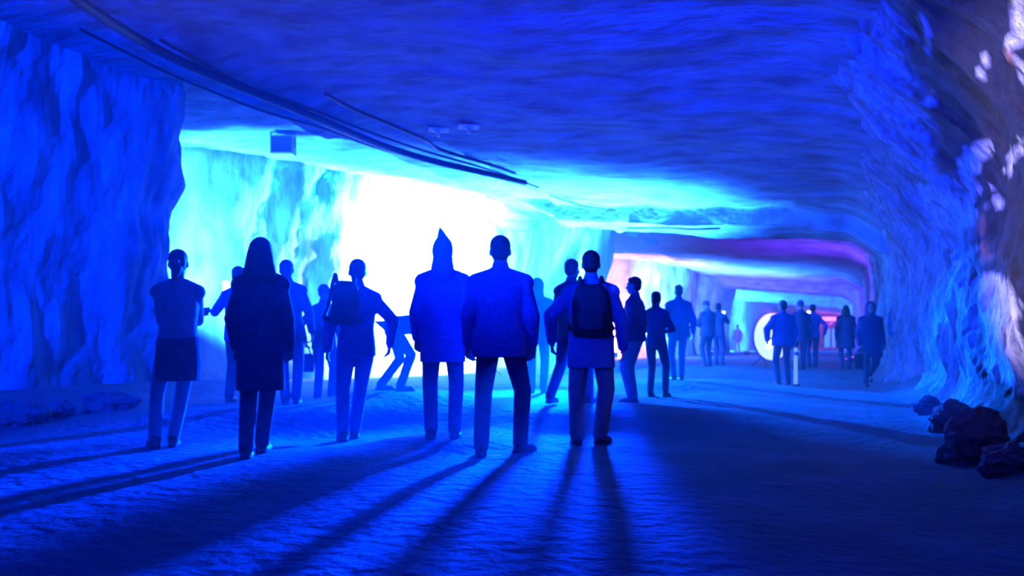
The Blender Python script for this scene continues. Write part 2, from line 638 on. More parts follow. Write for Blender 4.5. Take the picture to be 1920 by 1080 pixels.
def ik(a, c, l1, l2, hint):
    a, c = Vector(a), Vector(c)
    d = c - a
    L = d.length
    mx = (l1 + l2) * 0.999
    if L > mx:
        c = a + d * (mx / L)
        d = c - a
        L = mx
    u = d.normalized()
    x = (l1 * l1 - l2 * l2 + L * L) / (2 * L)
    h = math.sqrt(max(0.0, l1 * l1 - x * x))
    hv = Vector(hint)
    hv = (hv - u * hv.dot(u))
    hv = hv.normalized() if hv.length > 1e-4 else u.orthogonal()
    return a + u * x + hv * h, c


def make_hand(bm, wrist, fdir, palm, side, curl=0.5, s=1.0):
    """palm, four bent fingers and a thumb; fdir: toward the fingertips, palm: palm normal"""
    f = Vector(fdir).normalized()
    n = Vector(palm)
    n = (n - f * n.dot(f)).normalized()
    a = f.cross(n).normalized() * side          # toward the thumb
    w = Vector(wrist)
    add_cap(bm, w - f * 0.01 * s, w + f * 0.035 * s, 0.026 * s, 0.034 * s, flat=0.62, flatdir=n)
    add_cap(bm, w + f * 0.035 * s, w + f * 0.082 * s, 0.037 * s, 0.040 * s, flat=0.42, flatdir=n)
    ln = (0.072, 0.080, 0.074, 0.058)
    for i in range(4):
        base = w + f * (0.088 - 0.004 * abs(i - 1.2)) * s + a * (0.031 - 0.0205 * i) * s
        c1 = curl * (0.75 + 0.12 * i)
        d1 = (f * math.cos(c1) + n * math.sin(c1) + a * (0.05 - 0.04 * i)).normalized()
        d2 = (f * math.cos(c1 * 2.1) + n * math.sin(c1 * 2.1)).normalized()
        m1 = base + d1 * ln[i] * 0.55 * s
        add_cap(bm, base - f * 0.012 * s, m1, 0.0094 * s, 0.0086 * s, seg=10)
        add_cap(bm, m1, m1 + d2 * ln[i] * 0.48 * s, 0.0086 * s, 0.0075 * s, seg=10)
    tb = w + f * 0.025 * s + a * 0.030 * s
    td = (f * 0.75 + a * 0.62 + n * 0.30).normalized()
    t1 = tb + td * 0.042 * s
    add_cap(bm, tb - a * 0.008 * s, t1, 0.0135 * s, 0.0105 * s, seg=10)
    add_cap(bm, t1, t1 + (f * 0.92 + a * 0.15 + n * 0.35).normalized() * 0.032 * s, 0.0102 * s, 0.0085 * s, seg=10)


def person(key, label, head=0.0, lean=0.0, side=0.0, turn=0.0, tilt=0.0, look=0.0, hip=0.93, px_off=0.0,
           feet=((-0.10, 0.0, 0.0, 6), (0.10, 0.0, 0.0, -6)), arms=('down', 'down'), build=1.0, hair='short', hair_mat='hair_dark',
           top='char_cloth', hem=-0.14, flare=1.05, puff=1.0, legs='black_cloth', loose=1.0, skirt=None, skirt_mat=None, shoes='shoe',
           vox=0.012, hood_down=False, collar=True):
    """feet: (x, y, z, toe-out) of each ankle, left then right; arms: a pose word or (hand offset from shoulder, hint)"""
    base, dist, s = SPOT[key]
    base = base.copy()
    X = Vector((1, 0, 0))
    Y = Vector((0, 1, 0))
    Z = Vector((0, 0, 1))
    root_rot = TH + rad(head)
    # torso frame
    R3 = Matrix.Rotation(rad(turn), 3, 'Z') @ Matrix.Rotation(rad(-lean), 3, 'X') @ Matrix.Rotation(rad(side), 3, 'Y')
    tx, ty, tz = R3 @ X, R3 @ Y, R3 @ Z
    pel = Vector((px_off, 0, hip))
    bld = build

    def T(x, y, z):
        return pel + tx * x + ty * y + tz * z
    HR = R3 @ Matrix.Rotation(rad(lean * 0.75), 3, 'X') @ Matrix.Rotation(rad(look), 3, 'Z') @ Matrix.Rotation(rad(-tilt), 3, 'X')
    hx, hy, hz = HR @ X, HR @ Y, HR @ Z
    nb = T(0, -0.005, 0.535)
    hc = nb + hz * 0.155 + hy * 0.022
    sh = [T(-0.174 * bld, 0, 0.448), T(0.174 * bld, 0, 0.448)]
    hips = [pel + tx * -0.09, pel + tx * 0.09]
    hips = [Vector((v.x, v.y, pel.z - 0.01)) for v in hips]

    body = bmesh.new()
    # trunk
    rs = [(-0.12, 0.10, 0.085, 0), (-0.05, 0.155, 0.11, 0), (0.03, 0.160, 0.112, 0), (0.13, 0.136, 0.094, 0.005), (0.2, 0.134, 0.094, 0.005),
          (0.31, 0.155, 0.112, 0.005), (0.40, 0.165, 0.108, 0), (0.465, 0.140, 0.085, -0.005), (0.51, 0.085, 0.068, -0.008), (0.555, 0.054, 0.056, -0.005)]
    add_loft(body, [(T(0, y, t), tx, ty, rx * bld, ry) for t, rx, ry, y in rs])
    add_cap(body, nb - hz * 0.03, hc - hz * 0.05 - hy * 0.02, 0.058, 0.054)
    # head
    Hm = HR

    def Q(x, y, z):
        return hc + hx * x + hy * y + hz * z
    add_ell(body, Q(0, -0.012, 0.022), (0.076, 0.094, 0.098), Hm)
    add_ell(body, Q(0, 0.022, -0.045), (0.060, 0.070, 0.075), Hm)
    add_ell(body, Q(0, 0.052, -0.088), (0.032, 0.030, 0.026), Hm, 2)            # chin
    add_cap(body, Q(0, 0.083, 0.012), Q(0, 0.106, -0.026), 0.009, 0.014, seg=8)   # nose
    add_ell(body, Q(0, 0.078, 0.028), (0.052, 0.016, 0.011), Hm, 2)             # brow
    add_ell(body, Q(0, 0.083, -0.054), (0.024, 0.012, 0.0065), Hm, 2)           # lips
    add_ell(body, Q(0, 0.081, -0.065), (0.020, 0.012, 0.0065), Hm, 2)
    for q in (-1, 1):
        add_ell(body, Q(q * 0.079, -0.012, -0.008), (0.010, 0.022, 0.034), Hm, 2)  # ears
        add_ell(body, Q(q * 0.042, 0.066, -0.024), (0.024, 0.020, 0.022), Hm, 2)   # cheeks
    # arms
    hands = []
    elbows = []
    for i, q in enumerate((-1, 1)):
        a = arms[i]
        S = sh[i]
        fdir = None
        curl = 0.45
        if a == 'down':
            tgt, hint = T(q * 0.265 * bld, 0.05, -0.055), tx * q * 0.35 - ty
        elif a == 'swingf':
            tgt, hint = T(q * 0.255 * bld, 0.21, -0.02), tx * q * 0.25 - ty
        elif a == 'swingb':
            tgt, hint = T(q * 0.255 * bld, -0.17, -0.01), tx * q * 0.4 - ty
        elif a == 'pocket':
            tgt, hint = T(q * 0.225 * bld, 0.085, -0.05), tx * q * 0.25 - ty
            curl = 0.8
        elif a == 'folded':
            tgt, hint = T(-q * 0.10, 0.19 + 0.02 * q, 0.25), tx * q * 1.0 - tz * 0.8
        elif a == 'front':
            tgt, hint = T(q * 0.05, 0.26, 0.16), tx * q * 0.8 - tz
        elif a == 'phone':
            tgt, hint = T(q * 0.06, 0.38, 0.42), tx * q * 0.6 - tz
            curl = 0.9
        elif a == 'wide':
            tgt, hint = T(q * 0.33 * bld, 0.06, 0.0), tx * q * 0.8 - ty * 0.7
        elif a == 'hip':
            tgt, hint = T(q * 0.19, 0.06, 0.08), tx * q - ty * 0.2
        else:
            tgt, hint = T(*a[0]), tx * a[1][0] + ty * a[1][1] + tz * a[1][2]
            curl = 0.9
        E, Wr = ik(S, tgt, 0.285, 0.255, hint)
        f = (Wr - E).normalized()
        if a in ('down', 'swingf', 'swingb', 'wide'):
            pn = -tx * q
        elif a in ('phone',):
            pn = ty * -0.4 + tx * -q
            f = (f * 0.6 + tz * 0.6).normalized()
        elif a in ('folded', 'front', 'pocket', 'hip'):
            pn = -ty - tx * q * 0.4
        else:
            pn = -tx * q
        add_cap(body, S, E, 0.050, 0.038)
        add_cap(body, E, E.lerp(Wr, 0.35), 0.039, 0.040)
        add_cap(body, E.lerp(Wr, 0.35), Wr, 0.040, 0.026)
        thumb = 1 if f.cross(pn).dot(ty + tz * 0.3) > 0 else -1
        make_hand(body, Wr, f, pn, thumb, curl)
        elbows.append(E)
        hands.append((Wr, f, Vector(pn).normalized()))
    # legs
    knees, ankles = [], []
    for i, q in enumerate((-1, 1)):
        fx, fy, fz, toe = feet[i]
        A = Vector((fx, fy, 0.085 + fz))
        td = Matrix.Rotation(rad(toe), 3, 'Z') @ Y
        K, A = ik(hips[i], A, 0.435, 0.425, td + X * q * 0.06)
        knees.append(K)
        ankles.append((A, td))
        add_cap(body, hips[i], K, 0.082, 0.054)
        add_cap(body, K, K.lerp(A, 0.35), 0.055, 0.056)
        add_cap(body, K.lerp(A, 0.35), A, 0.056, 0.036)
        pitch = -0.35 if fz > 0.04 else 0.0
        add_cap(body, A - Z * 0.045, A + td * 0.13 - Z * (0.055 - pitch * 0.1), 0.034, 0.026)
    for bmx in (body,):
        bmesh.ops.scale(bmx, vec=(s, s, s), verts=bmx.verts)
    root = blob('person', body, M['skin'], None, min(vox, 0.009) if vox < 0.013 else vox, 2)
    root.location = (base.x, base.y, floor_z(base.x, base.y) - 0.004)
    root.rotation_euler = (0, 0, root_rot)
    tag(root, label, 'person', 'visitors walking through the mine')

    def child(name, bm, m, v=None, it=5):
        bmesh.ops.scale(bm, vec=(s, s, s), verts=bm.verts)
        return blob(name, bm, M[m], root, v or vox, it)

    # eyes
    for q in (-1, 1):
        e = bmesh.new()
        add_ell(e, Q(q * 0.031, 0.0755, 0.006), (0.0115, 0.0105, 0.0065), Hm, 2)
        bmesh.ops.scale(e, vec=(s, s, s), verts=e.verts)
        obj('eye', e, M['eye'], root, True)

    # trousers or leggings
    tr = bmesh.new()
    add_loft(tr, [(T(0, 0, t) if t > 0 else pel + Z * t, tx if t > 0 else X, ty if t > 0 else Y, rx * bld, ry) for t, rx, ry in
                  ((-0.13, 0.13, 0.10), (-0.07, 0.172, 0.122), (0.02, 0.172, 0.122), (0.10, 0.155, 0.11))])
    for i in range(2):
        A, td = ankles[i]
        add_cap(tr, hips[i] - Z * 0.03, knees[i], 0.098 * (0.6 + 0.4 * loose), 0.068 * loose)
        add_cap(tr, knees[i], A + Z * 0.0, 0.069 * loose, 0.060 * loose)
    child('trousers', tr, legs)
    if skirt:
        sk = bmesh.new()
        zt, zb, rr = 0.08, -skirt, 0.19
        add_loft(sk, [(T(0, 0, 0.08), X, Y, 0.16, 0.125), (pel, X, Y, 0.185, 0.145), (pel - Z * skirt * 0.6, X, Y, 0.195, 0.155),
                      (pel - Z * skirt, X, Y, rr * 1.0, rr * 0.82)])
        child('skirt', sk, skirt_mat or 'black_cloth')
    # shoes
    for i in range(2):
        A, td = ankles[i]
        so = bmesh.new()
        lift = feet[i][2]
        up = Vector((0, 0, 1))
        dn = td if lift < 0.05 else (td - up * 0.55).normalized()
        pd = dn.cross(up).normalized()
        o0 = A - up * 0.085
        add_cap(so, A - dn * 0.015, A - up * 0.05 - dn * 0.012, 0.048, 0.046)
        add_cap(so, A - up * 0.047 - dn * 0.025, A - up * 0.052 + dn * 0.14, 0.040, 0.036)
        add_loft(so, [(o0 + up * 0.0 + dn * 0.055, dn, pd, 0.135, 0.048), (o0 + up * 0.035 + dn * 0.055, dn, pd, 0.138, 0.049)] if lift < 0.05 else
                 [(A - up * 0.085 + dn * 0.05, dn, pd, 0.12, 0.045), (A - up * 0.06 + dn * 0.05, dn, pd, 0.12, 0.046)], sq=2.6)
        child('shoe', so, shoes, min(vox, 0.011), 3)
    # jacket
    jk = bmesh.new()
    p_ = puff
    rs = [(0.08, 0.172, 0.130), (0.16, 0.166, 0.124), (0.30, 0.184, 0.134), (0.40, 0.184, 0.128), (0.465, 0.145, 0.102), (0.515, 0.092, 0.082), (0.545, 0.070, 0.072)]
    low = []
    n = 5
    for k in range(n + 1):
        t = hem + (0.04 - hem) * k / n
        fl = 1 + (flare - 1) * (0.04 - t) / max(0.05, 0.04 - hem)
        low.append((pel + (Z if abs(lean) < 40 else tz) * t, X.lerp(tx, 0.5), Y.lerp(ty, 0.5), 0.180 * bld * fl * p_, 0.138 * fl * p_))
    add_loft(jk, low + [(T(0, 0, t), tx, ty, rx * bld * p_, ry * p_) for t, rx, ry in rs])
    for i, q in enumerate((-1, 1)):
        Wr, f, pn = hands[i]
        E = elbows[i]
        add_cap(jk, sh[i] - tx * q * 0.025 - tz * 0.015, E, 0.071 * p_, 0.060 * p_)
        add_cap(jk, E, E.lerp(Wr, 0.96), 0.061 * p_, 0.046 * p_)
        add_cap(jk, T(q * 0.05, -0.01, 0.503), sh[i] - tz * 0.008, 0.060, 0.069 * p_)
    if collar:
        add_cap(jk, nb - tz * 0.03, nb + tz * 0.035, 0.074, 0.068)
    if hood_down:
        add_ell(jk, T(0, -0.085, 0.53), (0.115, 0.065, 0.075), R3)
    child('jacket', jk, top)
    # hair or headgear
    hb = bmesh.new()
    if hair in ('short', 'bun', 'long', 'pony'):
        add_ell(hb, Q(0, -0.022, 0.044), (0.084, 0.098, 0.088), Hm)
        add_ell(hb, Q(0, -0.050, -0.010), (0.076, 0.064, 0.075), Hm)
        add_ell(hb, Q(0, 0.030, 0.085), (0.064, 0.050, 0.032), Hm)
        if hair == 'bun':
            add_ell(hb, Q(-0.012, -0.118, 0.01), (0.045, 0.045, 0.045), Hm)
            add_cap(hb, Q(-0.0, -0.09, -0.05), Q(-0.02, -0.085, -0.12), 0.05, 0.03)
        if hair == 'pony':
            add_cap(hb, Q(0, -0.10, 0.02), Q(0, -0.145, -0.05), 0.03, 0.034)
            add_cap(hb, Q(0, -0.145, -0.05), Q(0, -0.13, -0.2), 0.034, 0.014)
        if hair == 'long':
            add_loft(hb, [(Q(0, -0.03, 0.08), hx, hy, 0.080, 0.086), (Q(0, -0.045, 0.0), hx, hy, 0.100, 0.080), (Q(0, -0.055, -0.10), hx, hy, 0.118, 0.072),
                          (Q(0, -0.07, -0.19), hx, hy, 0.140, 0.062), (Q(0, -0.085, -0.27), hx, hy, 0.135, 0.045)])
        child('hair', hb, hair_mat, min(vox, 0.012), 3)
    elif hair == 'beanie':
        add_ell(hb, Q(0, -0.014, 0.048), (0.086, 0.102, 0.100), Hm)
        add_loft(hb, [(Q(0, -0.012, 0.03), hx, hy, 0.087, 0.104), (Q(0, -0.012, 0.075), hx, hy, 0.090, 0.106)])
        child('beanie', hb, hair_mat, min(vox, 0.012), 3)
    elif hair in ('hood', 'pointed'):
        w_ = 0.092 if hair == 'pointed' else 0.104
        add_ell(hb, Q(0, -0.040, 0.015), (w_, 0.112, 0.130), Hm)
        add_cap(hb, Q(0, -0.045, -0.05), T(0, -0.05, 0.50), w_ * 0.95, 0.110)
        if hair == 'pointed':
            add_cap(hb, Q(0.01, -0.03, 0.07), Q(-0.022, -0.035, 0.205), 0.074, 0.016)
        child('hood', hb, hair_mat, min(vox, 0.012), 3)
    return dict(root=root, T=T, R=R3, s=s, hands=hands, knees=knees, sh=sh, key=key)


def attach(pr, local):
    """a point of a person's own frame in the world"""
    r = pr['root']
    m = Matrix.Translation(r.location) @ Matrix.Rotation(r.rotation_euler.z, 4, 'Z')
    return m @ (Vector(local) * pr['s'])


def frame(pr):
    return Matrix.Rotation(pr['root'].rotation_euler.z, 3, 'Z') @ pr['R']


def backpack(pr, label, w=0.30, h=0.44, dp=0.15, off=(0, 0, 0)):
    R = frame(pr)
    x, y, z = R @ Vector((1, 0, 0)), R @ Vector((0, 1, 0)), R @ Vector((0, 0, 1))
    c = attach(pr, pr['T'](off[0], -0.14 + off[1], 0.27 + off[2]))
    e = empty('backpack', c)
    tag(e, label, 'backpack')
    bm = bmesh.new()
    O = Vector((0, 0, 0))
    prof = [(-0.5, 0.86, 0.75), (-0.46, 0.98, 0.95), (-0.2, 1.02, 1.05), (0.15, 1.0, 1.0), (0.38, 0.88, 0.82), (0.48, 0.66, 0.6), (0.5, 0.45, 0.4)]
    add_loft(bm, [(-y * (dp / 2) + z * h * t, x, y, w / 2 * a, dp / 2 * b_) for t, a, b_ in prof], sq=3.0)
    bb = blob('bag_body', bm, M['pack'], e, 0.012, 3)
    bm = bmesh.new()
    add_loft(bm, [(-y * (dp + 0.01) + z * h * t, x, y, w * 0.38 * a, 0.045 * a) for t, a in ((-0.40, 0.85), (-0.34, 1.0), (-0.1, 1.0), (-0.03, 0.85))], sq=3.0)
    blob('front_pocket', bm, M['pack'], bb, 0.012, 2)
    for q in (-1, 1):
        bm = bmesh.new()
        pts = [(-y * 0.02 + x * q * 0.075 + z * h * 0.42), (y * 0.06 + x * q * 0.095 + z * (h * 0.5 + 0.065)), (y * 0.17 + x * q * 0.115 + z * h * 0.46),
               (y * 0.285 + x * q * 0.13 + z * h * 0.16), (y * 0.255 + x * q * 0.16 - z * h * 0.15), (y * 0.10 + x * q * 0.195 - z * h * 0.34), (-y * 0.02 + x * q * 0.13 - z * h * 0.42)]
        for a, b_ in zip(pts[:-1], pts[1:]):
            add_cap(bm, a, b_, 0.022, 0.022, seg=8)
        blob('shoulder_strap', bm, M['pack'], e, 0.012, 1)
    return e


SCREEN = glow('phone_screen', (0.75, 0.9, 1.0), 9.0)


def phone(pr, hand, label, face=None, lift=0.0, size=1.0):
    Wr, f, pn = pr['hands'][hand]
    c = attach(pr, Wr + f * (0.10 - lift * 0.5) + pn * 0.035 + Vector((0, 0, lift)))
    fc = Vector(face) if face else (Vector((0, 0, HC)) - c)
    fc.normalize()
    upv = Vector((0, 0, 1))
    xx = upv.cross(fc).normalized()
    zz = fc.cross(xx)
    rot = Matrix((xx, fc, zz)).transposed()
    e = empty('phone', c)
    tag(e, label, 'phone')
    bm = bmesh.new()
    add_box(bm, (0, 0, 0), (0.078 * size, 0.010, 0.155 * size), rot, 0.004)
    obj('case', bm, M['blackmetal'], e)
    bm = bmesh.new()
    add_box(bm, fc * 0.006, (0.070 * size, 0.002, 0.142 * size), rot)
    obj('screen', bm, SCREEN, e)
    return e


def handbag(pr, hand, label, w=0.30, h=0.26, dp=0.12, m='pack'):
    Wr, f, pn = pr['hands'][hand]
    c = attach(pr, Wr + f * 0.09)
    R = frame(pr)
    x, y = R @ Vector((1, 0, 0)), R @ Vector((0, 1, 0))
    x.z = y.z = 0
    x.normalize()
    y.normalize()
    z = Vector((0, 0, 1))
    e = empty('handbag', c - z * (h + 0.12))
    tag(e, label, 'bag')
    bm = bmesh.new()
    add_loft(bm, [(z * h * t, x, y, w / 2 * a, dp / 2 * b_) for t, a, b_ in ((0, 0.85, 0.9), (0.05, 0.98, 1.0), (0.6, 1.0, 1.0), (0.92, 0.9, 0.7), (1.0, 0.75, 0.35))], sq=3.2)
    blob('bag_body', bm, M[m], e, 0.012, 2)
    bm = bmesh.new()
    pts = [x * -w * 0.3 + z * h * 0.95, x * -w * 0.16 + z * (h + 0.08), z * (h + 0.12), x * w * 0.16 + z * (h + 0.08), x * w * 0.3 + z * h * 0.95]
    for a, b_ in zip(pts[:-1], pts[1:]):
        add_cap(bm, a, b_, 0.012, 0.012, seg=8)
    blob('handle', bm, M[m], e, 0.009, 1)
    return e


pp = {}
V1, V2, V3 = 0.010, 0.013, 0.018
pp['blouse'] = person('blouse', 'woman with hair in a bun, pale top and dark skirt standing by the rock pillar', head=12, feet=((-0.19, -0.02, 0, 25), (-0.05, 0.06, 0, 0)),
                      arms=('folded', 'folded'), hair='bun', top='pale_cloth', hem=0.02, flare=1.0, legs='pale_cloth', loose=0.92, skirt=0.34, skirt_mat='char_cloth', build=0.95, vox=V1, collar=False)
pp['longcoat'] = person('longcoat', 'long-haired woman in a long dark coat striding away in front of the bright chamber', head=4,
                        feet=((-0.085, -0.13, 0, 5), (-0.035, 0.20, 0, -5)), arms=('pocket', 'pocket'), hair='long', top='black_cloth', hem=-0.40, flare=1.06, puff=1.10, build=0.92, legs='black_cloth', vox=V1)
pp['phoner'] = person('phoner', 'person half hidden behind the long dark coat holding up a lit phone', head=-6, feet=((-0.12, 0, 0, 4), (0.06, 0.05, 0, -4)),
                      arms=(((-0.32, 0.22, 0.42), (-0.5, -0.2, -1)), 'down'), hair='short', top='navy_cloth', legs='char_cloth', vox=V1)
pp['behindcoat'] = person('behindcoat', 'short-haired person just beyond the woman in the long coat', head=8, px_off=0.0, feet=((-0.04, 0.0, 0, 4), (0.09, 0.04, 0, -4)),
                          arms=('down', 'down'), hair='short', top='char_cloth', legs='black_cloth', hem=-0.22, vox=V1, side=-2)
pp['strider'] = person('strider', 'short-haired man mid-stride with a pack slung on one shoulder', head=14, side=1, feet=((-0.13, -0.10, 0.0, 8), (-0.01, 0.12, 0.0, -5)),
                       arms=('down', 'wide'), hair='short', top='navy_cloth', hem=-0.12, legs='navy_cloth', build=1.0, vox=V1)
pp['bagholder'] = person('bagholder', 'person with a bag in hand beyond the striding man with the slung pack', head=-10, feet=((-0.1, 0, 0, 4), (0.08, 0.1, 0, -4)),
                         arms=('wide', 'down'), hair='beanie', hair_mat='navy_cloth', top='char_cloth', legs='black_cloth', vox=V1)
pp['bender'] = person('bender', 'person bent forward at the waist in front of the white glow', head=-82, hip=0.86, lean=84, look=0, feet=((-0.09, -0.16, 0, 4), (0.09, 0.10, 0, -4)),
                      arms=(((-0.16, 0.42, 0.42), (-0.3, -1, 0)), ((0.16, 0.40, 0.40), (0.3, -1, 0))), hair='short', top='black_cloth', hem=-0.16, flare=1.2, puff=1.05, legs='char_cloth', vox=V1)
pp['pointed'] = person('pointed', 'person in a pointed hood and long jacket standing against the white glow', head=2, feet=((-0.10, 0.0, 0, 8), (0.10, 0.05, 0, -8)),
                       arms=('pocket', 'pocket'), hair='pointed', hair_mat='blue_cloth', top='blue_cloth', hem=-0.26, flare=1.0, puff=1.10, legs='navy_cloth', vox=V1, build=1.0)
pp['broad'] = person('broad', 'broad short-haired man in a dark jacket, feet apart, beside the pointed hood', head=0, feet=((-0.15, -0.05, 0, 6), (0.16, 0.12, 0, -42)),
                     arms=('pocket', 'pocket'), hair='short', top='navy_cloth', hem=-0.15, flare=1.0, puff=1.10, build=1.12, legs='black_cloth', loose=1.05, vox=V1)
pp['shoulder'] = person('shoulder', 'person in a dark jacket mostly hidden behind the broad man', head=-8, feet=((-0.09, 0, 0, 4), (0.08, 0.06, 0, -4)),
                        arms=('down', 'down'), hair='hood', hair_mat='char_cloth', top='char_cloth', legs='black_cloth', vox=V1, puff=1.1)
pp['trailing'] = person('trailing', 'person stepping off behind the man with the black backpack', head=-32, feet=((-0.17, -0.22, 0.02, 4), (0.10, 0.25, 0, -4)), hip=0.90,
                        arms=('swingf', 'swingb'), hair='short', top='char_cloth', legs='black_cloth', vox=V1, turn=0)
pp['backpacker'] = person('backpacker', 'short-haired man wearing a black backpack and loose paler trousers', head=-6, feet=((-0.12, -0.04, 0, 12), (0.08, 0.06, 0, -30)),
                          arms=('wide', 'down'), hair='short', top='denim', hem=-0.24, flare=1.05, puff=1.06, legs='khaki', loose=1.15, build=1.08, vox=V1)
pp['jeans'] = person('jeans', 'person in a dark jacket and lighter blue jeans in front of the pink wall', head=62, feet=((-0.06, 0.02, 0, 8), (0.06, 0.04, 0, -8)), px_off=0.0,
                     arms=('pocket', 'pocket'), hair='short', top='black_cloth', hem=-0.08, puff=1.08, legs='denim', loose=1.08, vox=V2)
pp['slimblack'] = person('slimblack', 'slim person in black with legs apart next to the light blue jeans', head=-30, feet=((-0.10, 0, 0, 4), (0.14, 0.06, 0, -4)),
                         arms=('front', 'front'), hair='pony', top='black_cloth', hem=-0.10, legs='black_cloth', loose=0.95, build=0.93, vox=V2)
pp['broadfar'] = person('broadfar', 'broad-shouldered man seen from behind in front of the white-lit chamber', head=5, feet=((-0.09, 0, 0, 6), (0.07, 0.05, 0, -6)),
                        arms=('down', 'down'), hair='short', top='navy_cloth', hem=-0.14, puff=1.05, legs='navy_cloth', vox=V2, build=1.08)
pp['roundback'] = person('roundback', 'stout person in a dark puffed jacket beside the far blue pillar', head=25, feet=((-0.10, 0, 0, 6), (0.08, 0.0, 0, -6)), tilt=18,
                         arms=('front', 'front'), hair='beanie', hair_mat='black_cloth', top='black_cloth', hem=-0.12, puff=1.22, legs='black_cloth', vox=V2)
pp['filmer'] = person('filmer', 'person raising a lit phone beside the stout dark jacket', head=-35, feet=((-0.08, 0.05, 0, 4), (0.1, 0.0, 0, -4)),
                      arms=('down', 'phone'), hair='short', top='black_cloth', legs='black_cloth', vox=V2)
pp['lonefar'] = person('lonefar', 'small distant figure standing alone by the far pillars', head=10, arms=('down', 'down'), hair='short', top='navy_cloth', legs='blue_cloth', vox=V3)
pp['bluecoat'] = person('bluecoat', 'person in a wide dark blue coat next to the white post', head=8, feet=((-0.10, 0, 0, 6), (0.16, 0.10, 0, -4)),
                        arms=(((-0.29, 0.10, 0.0), (-1, -0.6, 0)), 'pocket'), hair='short', top='navy_cloth', hem=-0.12, puff=1.22, build=1.08, legs='black_cloth', vox=V2)
pp['darkmid'] = person('darkmid', 'person in black behind the white post', head=0, feet=((-0.09, 0, 0, 6), (0.09, 0.06, 0, -6)),
                       arms=('pocket', 'down'), hair='beanie', hair_mat='black_cloth', top='black_cloth', hem=-0.2, puff=1.15, legs='black_cloth', vox=V2)
pp['bluetop'] = person('bluetop', 'person in a brighter blue top holding a phone, near the red sign', head=-5, feet=((-0.09, 0, 0, 6), (0.09, 0.06, 0, -6)),
                       arms=('phone', 'wide'), hair='short', top='blue_cloth', hem=-0.10, legs='black_cloth', vox=V2)
pp['longdark'] = person('longdark', 'person in a long dark coat between the red sign and the hooded walker', head=-12, feet=((-0.10, 0, 0, 6), (0.1, 0.08, 0, -6)),
                        arms=('pocket', 'pocket'), hair='long', top='black_cloth', hem=-0.36, flare=1.1, puff=1.2, legs='black_cloth', vox=V2)
pp['hooded'] = person('hooded', 'hooded person in a dark coat walking towards the camera along the rock wall', head=172, feet=((-0.03, -0.22, 0.14, 4), (0.14, 0.20, 0.0, -4)), hip=0.91,
                      arms=('pocket', 'pocket'), hair='hood', hair_mat='black_cloth', top='black_cloth', hem=-0.32, flare=1.08, puff=1.25, legs='char_cloth', vox=V2)

# what they carry
backpack(pp['backpacker'], 'black backpack on the back of the man in loose paler trousers', 0.33, 0.46, 0.16, (0, -0.02, 0))
backpack(pp['strider'], 'dark backpack slung on one shoulder of the striding man', 0.26, 0.42, 0.14, (-0.12, -0.02, 0.11))
phone(pp['phoner'], 0, 'lit phone held up beside the long dark coat', size=1.15, lift=0.10)
phone(pp['filmer'], 1, 'lit phone raised beside the stout dark jacket', size=1.1)
phone(pp['bluetop'], 0, 'lit phone in front of the brighter blue top', size=1.25, lift=0.08)
phone(pp['bluecoat'], 0, 'lit phone held low by the wide dark blue coat', size=1.35)
handbag(pp['bagholder'], 0, 'dark bag hanging from the hand of a person beyond the striding man', 0.24, 0.26)
handbag(pp['hooded'], 1, 'dark bag at the side of the hooded walker', 0.28, 0.30)
bake_blobs()

# ------------------------------------------------------------------ lamps that stand in the chambers


def flood(loc, aim, color, power, label, height=1.3, size=0.16, angle=150, glow_str=60, spot=True, sz=0.12, blend=0.5):
    """a flood head in a yoke on a tripod; the lamp's light leaves at its lens"""
    loc = Vector(loc)
    e = empty('flood_lamp', loc)
    tag(e, label, 'lamp')
    head = Vector((0, 0, height))
    d = (Vector(aim) - (loc + head)).normalized()
    up = Vector((0, 0, 1))
    x = d.cross(up).normalized()
    zz = x.cross(d)
    rot = Matrix((x, d, zz)).transposed()
    bm = bmesh.new()
    add_box(bm, head, (size * 2.0, size * 0.9, size * 1.5), rot, 0.015)
    for k in range(6):
        add_box(bm, head - d * size * 0.52 + x * size * (-0.75 + 0.3 * k), (0.012, size * 0.25, size * 1.3), rot)
    hs = obj('housing', bm, M['blackmetal'], e)
    bm = bmesh.new()
    add_box(bm, head + d * size * 0.46, (size * 1.8, 0.012, size * 1.3), rot)
    mx_ = max(color)
    obj('lens', bm, glow('lens_glow', tuple(c / mx_ for c in color), glow_str), hs)
    bm = bmesh.new()
    for q in (-1, 1):
        add_box(bm, head + x * q * size * 1.06 - up * size * 0.5, (0.02, 0.035, size * 1.1), rot)
    add_box(bm, head - up * size * 1.05, (size * 2.2, 0.035, 0.02), rot)
    obj('yoke', bm, M['blackmetal'], e)
    if height > 0.6:
        bm = bmesh.new()
        add_cyl(bm, (0, 0, 0.25), head - up * size * 1.05, 0.018)
        obj('pole', bm, M['blackmetal'], e)
        for k in range(3):
            a = 2 * PI * k / 3 + 0.4
            bm = bmesh.new()
            add_cyl(bm, (0, 0, 0.42), (0.42 * math.cos(a), 0.42 * math.sin(a), 0.01), 0.013)
            obj('leg', bm, M['blackmetal'], e)
    else:
        bm = bmesh.new()
        add_box(bm, (0, 0, 0.015), (size * 1.6, size * 1.2, 0.03), None, 0.006)
        add_cyl(bm, (0, 0, 0.02), head - up * size * 1.05, 0.016)
        obj('base_plate', bm, M['blackmetal'], e)
    p = loc + head + d * (size * 0.46 + 0.14)
    if spot:
        lamp('flood_or_fill_light', 'SPOT', p, color, power, sz, p + d, angle, blend)
    else:
        lamp('flood_or_fill_light', 'POINT', p, color, power, sz)
    return e


def ground(px, d):
    v = W(px, d)
    v.z = floor_z(v.x, v.y)
    return v


